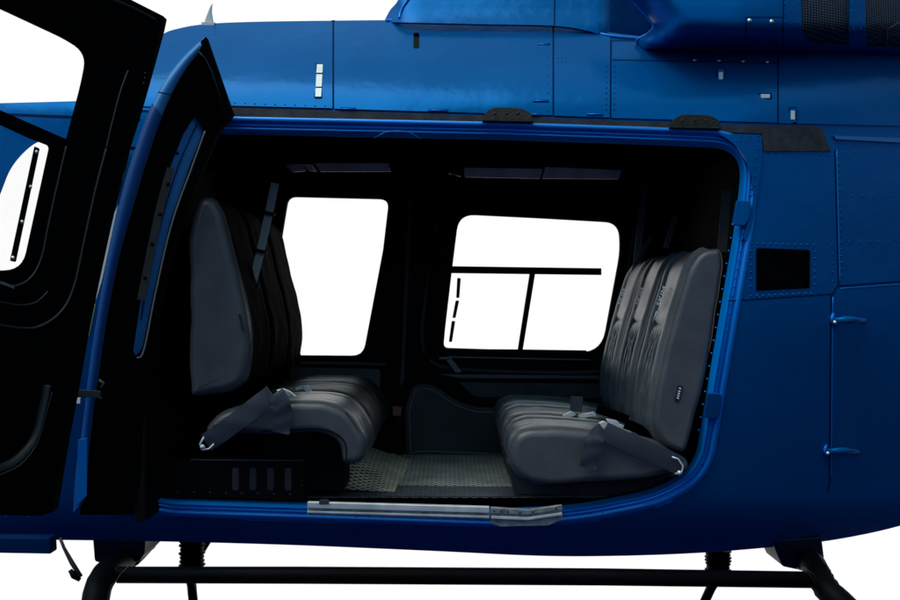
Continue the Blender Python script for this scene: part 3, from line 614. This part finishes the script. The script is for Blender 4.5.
for x0, x1, y0, y1, Y in ((652, 637, 236, 262, 1.2), (676, 666, 215, 248, .8), (727, 722, 190, 252, .3)):
    strap('shoulder_belt', [(x0, y0), (x1, y1)], 5 if Y > .5 else 9, Y, M['grey_dark'], heli)
strap('shoulder_belt', [(645, 180), (637, 262), (620, 350)], 7, 1.25, mat('wall_pipe_dark', (.012, .014, .018), .4), heli)

# ------------------------------------------------------------------ seats
def resample(poly, n):
    L = [0]; m = len(poly)
    for i in range(m): L.append(L[-1] + (Vector(poly[(i + 1) % m]) - Vector(poly[i])).length)
    out = []; j = 0
    for k in range(n):
        t = L[-1] * k / n
        while L[j + 1] < t: j += 1
        f = (t - L[j]) / max(1e-9, L[j + 1] - L[j]); out.append(Vector(poly[j]).lerp(Vector(poly[(j + 1) % m]), f))
    return out
def pad(profile_px, Yn, y0, width, name, mats, parent, r=.03, disp=None, n=110, K=44, wr=.0, seed=0):
    """upholstered pad: closed side profile lofted along Y with rounded ends and stitched relief"""
    w = [P(x, y, Yn) for x, y in profile_px]; pr = resample([(q.x, q.z) for q in w], n)
    ar = sum(pr[i].x * pr[(i + 1) % n].y - pr[(i + 1) % n].x * pr[i].y for i in range(n)); s = 1 if ar > 0 else -1
    nr = []
    for i in range(n):
        t = (pr[(i + 2) % n] - pr[i - 2]).normalized(); nr.append(Vector((t.y, -t.x)) * s)
    xs = [p.x for p in pr]; zs = [p.y for p in pr]; bb = (min(xs), max(xs), min(zs), max(zs))
    ts = []
    for j in range(K + 1):
        u = j / K; ts.append(.5 - .5 * math.cos(math.pi * u) if False else u)
    ends = [0, .02, .08, .2, .4, .65, 1.0]
    ys = [r * (1 - math.cos(e * math.pi / 2)) for e in ends]
    slices = [(y, math.sin(e * math.pi / 2)) for y, e in zip(ys, ends)]
    mid = [(r + (width - 2 * r) * (j / K), 1.0) for j in range(1, K)]
    slices = slices + mid + [(width - y, e) for y, e in slices[::-1]]
    vs = []; mi = []
    for (yy, e) in slices:
        v = yy / width
        for i in range(n):
            p = pr[i] - nr[i] * r * (1 - e)
            d = disp(v, (p.x - bb[0]) / (bb[1] - bb[0]), (p.y - bb[2]) / (bb[3] - bb[2]), nr[i]) if disp else 0
            d += wr * noise.noise(Vector((p.x * 14, yy * 10 + seed, p.y * 14)))
            p = p + nr[i] * d; vs.append(Vector((p.x, y0 + yy, p.y)))
    S = len(slices)
    cen = sum((p for p in pr), Vector((0, 0))) / n
    fs = [(i + j * n, (i + 1) % n + j * n, (i + 1) % n + (j + 1) * n, i + (j + 1) * n) for j in range(S - 1) for i in range(n)]
    fs += [tuple(range(n)), tuple((S - 1) * n + i for i in range(n - 1, -1, -1))]
    q = MB(); q.add(vs, fs, True)
    q.mi = [0] * len(fs)
    for k, f in enumerate(fs[:-2]):
        j = k // n; i = k % n; v = slices[j][0] / width
        if len(mats) > 1 and .07 < v < .93: q.mi[k] = 1
    o = q.build(name, mats, parent)
    o.data.polygons[-1].use_smooth = o.data.polygons[-2].use_smooth = False
    return o
def gr(v, c, w, d): return -d * math.exp(-((v - c) / w) ** 2)
def disp_back(sgn):
    def f(v, X, Z, nr):
        q_ = 1 if sgn < 0 else .1
        if nr.x * sgn < .25: return 0
        d = gr(v, .065, .008, .006) + gr(v, .25, .014, .009) + gr(v, .75, .014, .009)
        d += .014 * math.exp(-((v - .16) / .07) ** 2) + .014 * math.exp(-((v - .84) / .07) ** 2)
        if .25 < v < .75:
            d += gr(Z, .62, .009, .014)
            if Z < .61:
                k = cl((.61 - Z) * 12) * cl(Z * 8)
                d += k * .0075 * math.sin((v - .25) / .5 * 2 * math.pi * 4 + 1.3 * math.sin(Z * 26) + 4 * noise.noise(Vector((Z * 6, v * 4, 2))))
                d += k * .003 * noise.noise(Vector((v * 16, Z * 22, 1)))
            else: d += .004
        return d * q_
    return f
def disp_cush(v, X, Z, nr):
    if nr.y < .2 and abs(nr.x) < .6: return 0
    d = gr(v, .07, .008, .006) + gr(v, .27, .011, .007) + gr(v, .73, .011, .007) + .006 * math.exp(-((v - .17) / .08) ** 2) + .006 * math.exp(-((v - .83) / .08) ** 2) + .003 * noise.noise(Vector((X * 7, v * 5, 3)))
    if .28 < v < .72: d += .0007 * math.sin((v - .28) / .44 * 2 * math.pi * 3 + noise.noise(Vector((X * 5, v * 5, 0))) * 2)
    return d
def rnd(pts, r, seg=6): return rp([(x, y, r) for x, y in pts], seg)
YN = .12; PITCH = .42; WID = .40
bk = rp([(722, 247.5, 4), (702, 250, 9), (690, 267, 10), (669, 335, 30), (656, 392, 25), (654, 428, 16), (664, 446, 10), (686, 455, 8), (708, 372, 20), (725, 262, 8)], 6)
cu = rp([(509, 452, 14), (514, 435, 12), (530, 428, 12), (575, 429, 25), (630, 436, 20), (668, 447, 10), (690, 463, 6), (688, 474, 6), (645, 481, 15), (548, 487.5, 12), (526, 483, 12), (512, 468, 12)], 6)
labels_r = ['near rear seat beside the open door, grey leather', 'middle rear seat, grey leather', 'far rear seat beside the window, grey leather']
labels_l = ['near aft facing front seat beside the open door', 'middle aft facing front seat', 'far aft facing front seat beside the window']
def text_obj(txt, size, loc, rot, m, parent, name):
    cu_ = bpy.data.curves.new(name, 'FONT'); cu_.body = txt; cu_.size = size; cu_.extrude = .0006; cu_.shear = .3
    cu_.align_x = 'CENTER'; cu_.align_y = 'CENTER'
    o = bpy.data.objects.new(name, cu_); C.objects.link(o)
    bpy.context.view_layer.update(); dg = bpy.context.evaluated_depsgraph_get()
    me = bpy.data.meshes.new_from_object(o.evaluated_get(dg)); bpy.data.objects.remove(o)
    o = bpy.data.objects.new(name, me); C.objects.link(o); me.materials.clear(); me.materials.append(m)
    o.matrix_world = rot; o.parent = parent; return o
from mathutils import Matrix
def frame_mat(origin, ex, ey):
    ex = ex.normalized(); ez = ex.cross(ey).normalized(); ey = ez.cross(ex)
    mt = Matrix((ex, ey, ez)).transposed().to_4x4(); mt.translation = origin; return mt
def seat_r(k):
    y0 = YN + PITCH * k
    q = MB(); x0, x1 = P(505, 480, YN).x, P(690, 480, YN).x
    q.add([(x0 + .02, y0 + .22, -.60), (x1 - .03, y0 + .22, -.56), (x1 - .03, y0 + WID - .02, -.56), (x0 + .02, y0 + WID - .02, -.60), (x0 + .05, y0 + .23, zf + .005), (x1, y0 + .23, zf + .005), (x1, y0 + WID - .02, zf + .005), (x0 + .05, y0 + WID - .02, zf + .005)],
          [(0, 1, 2, 3), (7, 6, 5, 4), (0, 4, 5, 1), (1, 5, 6, 2), (2, 6, 7, 3), (3, 7, 4, 0)], False)
    base = q.build('passenger_seat', M['black_soft'], heli, bevel=.006, label=labels_r[k])
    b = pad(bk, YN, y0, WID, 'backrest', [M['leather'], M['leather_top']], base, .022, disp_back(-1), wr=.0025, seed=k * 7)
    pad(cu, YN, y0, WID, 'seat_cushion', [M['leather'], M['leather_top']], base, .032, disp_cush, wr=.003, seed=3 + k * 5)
    # embroidery on the headrest, read upwards
    for (txt, sz, px, py) in (('SKIM', .085, 0, 0),):
        A = P(685.5, 285, YN); B = P(676, 312, YN)
        up_ = Vector((A.x - B.x, 0, A.z - B.z)); cen = (A + B) / 2 + Vector((-.024, 0, .006)); cen.y = y0 + WID * .5
        mt = frame_mat(cen, up_, Vector((0, 1, 0)) * 1) @ Matrix.Diagonal((.42, 1.25, 1, 1))
        text_obj(txt, sz, None, mt, M['thread'], base, 'embroidery')
        q = MB(); c2 = cen - up_.normalized() * .075
        q.tube([c2 + Vector((0, -.004, 0)) + up_.normalized() * .02, c2 - up_.normalized() * .022], [.0018, .0009], 5); q.build('embroidered_line', M['thread'], base)
    return base
def seat_l(k):
    y0 = YN + .01 + PITCH * k
    mt = [M['leather']] if k == 0 else [M['leather_shade']]
    bkl = rp([(198, 196, 6), (212, 196.5, 6), (222, 212, 12), (234, 262, 20), (248, 318, 20), (251, 350, 20), (245, 384, 12), (225, 395, 12), (189, 398.5, 5), (186.5, 370, 4), (188, 272, 8), (184.5, 247, 6), (190, 215, 10)], 6)
    cul = rp([(200, 434, 10), (216, 414, 14), (262, 402, 20), (325, 402, 24), (350, 412, 24), (366, 440, 22), (366, 458, 10), (356, 466, 6), (342, 464.5, 4), (340, 444, 16), (322, 433, 14), (262, 436, 10), (226, 434, 4)], 6)
    q = MB(); a, b_ = P(250, 437, YN), P(338, 437, YN); q.box(((a.x + b_.x) / 2, y0 + WID / 2 + .09, (a.z + zf) / 2 + .01), (b_.x - a.x, WID - .19, a.z - zf - .03))
    base = q.build('passenger_seat', M['black'], heli, bevel=.006, label=labels_l[k])
    sides = M['leather_dark'] if k == 0 else M['leather_shade']
    pad(bkl, YN, y0, WID, 'backrest', [M['leather'] if k == 0 else M['leather_shade'], M['leather_shade']], base, .035, disp_back(1), wr=.004, seed=20 + k)
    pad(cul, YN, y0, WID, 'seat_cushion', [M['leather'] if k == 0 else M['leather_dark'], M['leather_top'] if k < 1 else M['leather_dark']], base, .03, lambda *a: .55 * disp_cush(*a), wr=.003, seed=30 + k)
    return base
SR = [seat_r(k) for k in range(3)]; SL = [seat_l(k) for k in range(3)]
# maker's tags
q = MB(); q.prism([(678, 384.5), (683, 386), (679, 402), (674.5, 400.5)], .004, YN - .006); tg = q.build('maker_tag', mat('tag_black', (.01, .012, .03), .5), SR[0], bevel=.001)
q = MB()
for t in (.2, .38, .52, .66, .8):
    x = 680.8 - 3.6 * t; y = 385.3 + 16 * t; q.prism([(x - 1, y - .8), (x + 1.1, y - .3), (x + .9, y + .8), (x - 1, y + .3)], .002, YN - .008)
q.build('tag_lettering', M['thread'], SR[0])
q = MB(); q.prism([(238, 314), (240.5, 313.5), (244.5, 330), (242, 331)], .005, YN - .004); q.build('maker_tag', mat('tag_dark', (.008, .008, .014), .4), SL[0], bevel=.001)
for yy, kk in ((0, 0),):
    q = MB(); 
    for i, t in enumerate((0, .25, .5, .75)):
        q.box(P(226 + 1.6 * i, 226 + 5 * i, YN + .2), (.005, .012, .010))
    q.build('embroidery', M['copper'], SL[0])
# piping seams on side panels
def piping(pts, Y, r, m, parent):
    q = MB(); q.tube([P(p.x, p.y, Y) for p in smooth_path(pts, 6)], r, 6); return q.build('piping', m, parent)
piping([(212, 200), (224, 216), (237, 264), (250, 316), (251.5, 350), (244, 383)], YN + .03, .003, M['grey_dark'], SL[0])
piping([(262, 431), (300, 429.5), (326, 430), (344, 441), (346, 461)], YN + .008, .0018, M['leather_shade'], SL[0])
piping([(345, 411), (360, 436), (361.5, 458)], YN + .018, .0018, M['leather_dark'], SL[0])
piping([(520, 437), (514, 452), (517, 470), (530, 482)], YN + .02, .0022, M['leather_dark'], SR[0])
piping([(545, 485), (600, 482), (645, 478.5), (686, 470)], YN + .008, .002, M['leather_shade'], SR[0])

# lap belts
def belt_left():
    s = strap('lap_belt', [(206, 443), (225, 430), (250, 411), (272, 394)], 19, [.09, .085, .085, .10], M['web'], SL[0], .004)
    strap('belt_tail', [(275, 393), (281, 403), (283, 417), (280, 433)], 18, [.075, .07, .075, .08], M['web'], SL[0], .004)
    q = MB(); q.tube([P(x, y, .075) for x, y in ((204, 437), (200, 444), (202, 450), (209, 449), (214, 444))], .0035, 6); q.dome(P(202.5, 447, .072), .009, h=.8, n=10); q.build('belt_anchor', M['steel'], SL[0])
    q = MB(); q.prism([(280, 393), (289, 391), (294, 395), (288, 397)], .015, .13); q.tube([P(x, y, .12) for x, y in ((277, 391), (283, 389), (290, 392), (296, 397))], .004, 6); q.build('belt_buckle', M['steel'], SL[0], bevel=.003)
    q = MB(); q.prism([(303, 386), (308, 385), (312, 392), (306, 394)], .015, .55); q.prism([(295, 388), (301, 386.5), (302, 389), (296, 391)], .01, .55); q.build('belt_buckle', M['steel'], SL[1], bevel=.002)
belt_left()
def belt_right():
    strap('lap_belt', [(681, 467), (660, 456), (632, 444), (604, 431)], 19, [.085, .075, .075, .08], M['web'], SR[0], .004)
    strap('belt_tail', [(604, 430), (597, 436), (592, 450), (588, 468)], 17, [.09, .072, .07, .075], M['web'], SR[0], .004)
    q = MB(); q.tube([P(x, y, .07) for x, y in ((672, 457), (678, 459), (683, 466), (682, 472), (675, 474))], .0032, 6); q.dome(P(679.5, 473, .066), .009, h=.8, n=10); q.build('belt_anchor', M['steel'], SR[0])
    for k, pts, Y in ((0, [(598, 424), (604, 421), (609, 424), (606, 428), (600, 429)], .12), (0, [(593, 429), (598, 428), (599, 433), (594, 434)], .10), (0, [(606, 419), (618, 421), (622, 428), (612, 429)], .2), (0, [(620, 424), (634, 430), (630, 434), (618, 430)], .24), (1, [(562, 416), (572, 411), (577, 415), (567, 419)], .55), (1, [(578, 415), (595, 412), (597, 416), (579, 419)], .55)):
        q = MB(); q.prism(rp([(*p, 2) for p in pts], 3), .02, Y); q.build('belt_buckle', M['steel'], SR[k], bevel=.003)
    strap('belt_tail', [(577, 397), (576, 412)], 12, .62, M['web'], SR[1], .004)
    strap('lap_belt', [(625, 424), (640, 430), (652, 442)], 10, [.2, .22, .26], M['leather_shade'], SR[0], .006)
    strap('lap_belt', [(597, 409), (612, 414), (628, 420)], 9, [.55, .5, .5], M['leather_shade'], SR[1], .006)
belt_right()

# battery box with louvres below the left seats
q = MB(); q.prism([(150, 461), (305, 460), (305, 500), (158, 497)], .10, .27); nb = len(q.f); rivets(q, [(178, 492), (300, 494.5)], 16, lambda x, y: .268, .004); rivets(q, [(302, 463), (302, 494)], 4.5, lambda x, y: .268, .0022); q.mi = [0] * nb + [1] * (len(q.f) - nb); bx_ = q.build('equipment_box', [M['black'], M['grey_dark']], heli, bevel=.004)
for i in range(4):
    q = MB(); x = 232 + i * 17.5; q.prism(rp([(x, 468, 3), (x + 7, 468, 3), (x + 7, 491, 3), (x, 491, 3)], 3), .006, .266); q.build('louvre', M['black_soft'], bx_, bevel=.003)
q = MB(); q.tube([P(190, 460, .267), P(304, 460.5, .267)], .0028, 6); q.build('box_edge', M['grey_dark'], bx_)

# ------------------------------------------------------------------ landing gear
gear = MB(); gear.tube([P(118, 575, .12), P(300, 575.3, .12), P(600, 577, .12), P(818, 580, .12)], [.0285, .0295, .0295, .0285], 14)
g = gear.build('step_tube', M['gear'], heli)
def leg(name, pts, r, m=M['gear']):
    q = MB(); sp = smooth_path(pts, 6); q.tube(sp, r, 12); return q.build(name, m, heli)
def W3(px, py, Y): return tuple(P(px, py, Y))
sk_z = -1.78
leg('cross_tube', [(-1.15, 1.0, -.86), W3(135, 552, .6), W3(120, 562, .42), W3(100, 583, .05), (-1.18, -.08, -1.12), (-1.28, -.28, sk_z)], .045)
leg('cross_tube', [(1.38, 1.0, -.84), W3(790, 550, .6), W3(811, 562, .42), W3(826, 588, .05), (1.38, -.08, -1.16), (1.44, -.28, sk_z)], .045)
leg('cross_tube', [(-.98, 1.0, -.92), W3(192, 566, 1.15), W3(192, 588, 1.3), W3(193, 615, 1.35), (-1.36, 1.75, sk_z)], .022)
leg('cross_tube', [(1.1, 1.0, -.92), W3(722, 566, 1.15), W3(711, 588, 1.3), W3(699, 615, 1.35), (1.2, 1.75, sk_z)], .022)
for yy in (-.28, 1.75):
    q = MB(); q.tube([(-1.9, yy, sk_z + .10), (-1.7, yy, sk_z + .02), (-1.5, yy, sk_z), (1.9, yy, sk_z)], .04, 12); q.build('skid_tube', M['gear'], heli)
def mount(pts, Y, d, bev=.01):
    q = MB(); q.prism(pts, d, Y); return q.build('gear_mount', M['gear_blue'], heli, bevel=bev)
mount([(92, 536), (145, 538), (144.5, 553), (139, 562), (131, 563), (125, 569), (112, 566), (94, 562)], .47, .2)
mount([(772, 540), (822, 536), (825, 560), (818, 569), (797, 570), (783, 567), (778, 556)], .47, .2)
for (cx, y0, y1) in ((192, 541, 569), (718, 551, 573)):
    q = MB(); n_ = 7; path = []; rr = []
    for i in range(n_ * 2 + 1):
        path.append(P(cx, y0 + (y1 - y0) * i / (n_ * 2), .9)); rr.append(.045 if i % 2 else .058 - .01 * random.random())
    q.tube(path, rr, 12); q.build('rubber_bellows', M['gear'], heli)
q = MB()
for pts, w in (([(133, 562), (120, 575), (109, 592)], .002), ([(797, 568), (808, 573), (817, 585)], .002), ([(803, 567), (813, 574), (820, 586)], .0015)):
    q.tube([P(x, y, .0) for x, y in pts], w, 5)
q.build('hydraulic_line', M['moulding'], heli)

# ------------------------------------------------------------------ camera
cam = bpy.data.cameras.new('camera'); co_ = bpy.data.objects.new('camera', cam); C.objects.link(co_)
co_.location = (0, -D, 0); co_.rotation_euler = (math.radians(90), 0, 0); cam.lens = F / 900 * 36; cam.sensor_width = 36
cam.clip_end = 500; cam.clip_start = .05; bpy.context.scene.camera = co_

# ------------------------------------------------------------------ light: bright white surroundings behind, soft sky in front
w = bpy.data.worlds.new('World'); bpy.context.scene.world = w; w.use_nodes = True; nt = w.node_tree; nt.nodes.clear()
out = nt.nodes.new('ShaderNodeOutputWorld'); bg = nt.nodes.new('ShaderNodeBackground'); nt.links.new(bg.outputs[0], out.inputs[0])
tc = nt.nodes.new('ShaderNodeTexCoord'); sx = nt.nodes.new('ShaderNodeSeparateXYZ'); nt.links.new(tc.outputs['Generated'], sx.inputs[0])
back = nt.nodes.new('ShaderNodeMapRange'); back.interpolation_type = 'SMOOTHSTEP'; back.inputs[1].default_value = .45; back.inputs[2].default_value = .68
nt.links.new(sx.outputs['Y'], back.inputs[0])
el = nt.nodes.new('ShaderNodeMapRange'); el.inputs[1].default_value = -1; el.inputs[2].default_value = 1; nt.links.new(sx.outputs['Z'], el.inputs[0])
cr = nt.nodes.new('ShaderNodeValToRGB'); nt.links.new(el.outputs[0], cr.inputs[0])
e = cr.color_ramp.elements
e[0].position = 0; e[0].color = (.003, .003, .02, 1); e[1].position = 1; e[1].color = (.38, .70, .74, 1)
for p_, c_ in ((.42, (.008, .008, .07, 1)), (.52, (.10, .11, .24, 1)), (.62, (.36, .46, .58, 1)), (.8, (.50, .68, .72, 1))):
    q = e.new(p_); q.color = (c_[0]*.6, c_[1]*.85, c_[2], 1)
no = nt.nodes.new('ShaderNodeTexNoise'); no.inputs['Scale'].default_value = 3.0; no.inputs['Detail'].default_value = 5; nt.links.new(tc.outputs['Generated'], no.inputs['Vector'])
nr_ = nt.nodes.new('ShaderNodeMapRange'); nr_.inputs[1].default_value = .35; nr_.inputs[2].default_value = .68; nr_.inputs[3].default_value = .4; nr_.inputs[4].default_value = 1.75; nt.links.new(no.outputs['Fac'], nr_.inputs[0])
xm = nt.nodes.new('ShaderNodeMapRange'); xm.inputs[1].default_value = -.8; xm.inputs[2].default_value = .8; xm.inputs[3].default_value = 1.5; xm.inputs[4].default_value = .5; nt.links.new(sx.outputs['X'], xm.inputs[0])
mm = nt.nodes.new('ShaderNodeMath'); mm.operation = 'MULTIPLY'; nt.links.new(nr_.outputs[0], mm.inputs[0]); nt.links.new(xm.outputs[0], mm.inputs[1])
sc_ = nt.nodes.new('ShaderNodeVectorMath'); sc_.operation = 'SCALE'; nt.links.new(cr.outputs[0], sc_.inputs[0]); nt.links.new(mm.outputs[0], sc_.inputs['Scale'])
mix = nt.nodes.new('ShaderNodeMix'); mix.data_type = 'RGBA'; za = nt.nodes.new('ShaderNodeMath'); za.operation = 'ABSOLUTE'; nt.links.new(sx.outputs['Z'], za.inputs[0])
zr = nt.nodes.new('ShaderNodeMapRange'); zr.interpolation_type = 'SMOOTHSTEP'; zr.inputs[1].default_value = .45; zr.inputs[2].default_value = .65; zr.inputs[3].default_value = 1; zr.inputs[4].default_value = 0; nt.links.new(za.outputs[0], zr.inputs[0])
bm_ = nt.nodes.new('ShaderNodeMath'); bm_.operation = 'MULTIPLY'; nt.links.new(back.outputs[0], bm_.inputs[0]); nt.links.new(zr.outputs[0], bm_.inputs[1])
nt.links.new(bm_.outputs[0], mix.inputs['Factor']); nt.links.new(sc_.outputs[0], mix.inputs['A']); mix.inputs['B'].default_value = (1.02, 1.02, 1.02, 1)
nt.links.new(mix.outputs['Result'], bg.inputs[0]); bg.inputs[1].default_value = 1.0
sun = bpy.data.lights.new('sun', 'SUN'); sun.energy = 1.8; sun.angle = math.radians(48); sun.color = (1, .98, .93)
so = bpy.data.objects.new('sun', sun); C.objects.link(so)
dv = Vector((.38, .36, -.95)); so.rotation_euler = dv.to_track_quat('-Z', 'Y').to_euler()
bpy.context.scene.view_settings.view_transform = 'Standard'; bpy.context.scene.view_settings.look = 'None'; bpy.context.scene.view_settings.exposure = 0
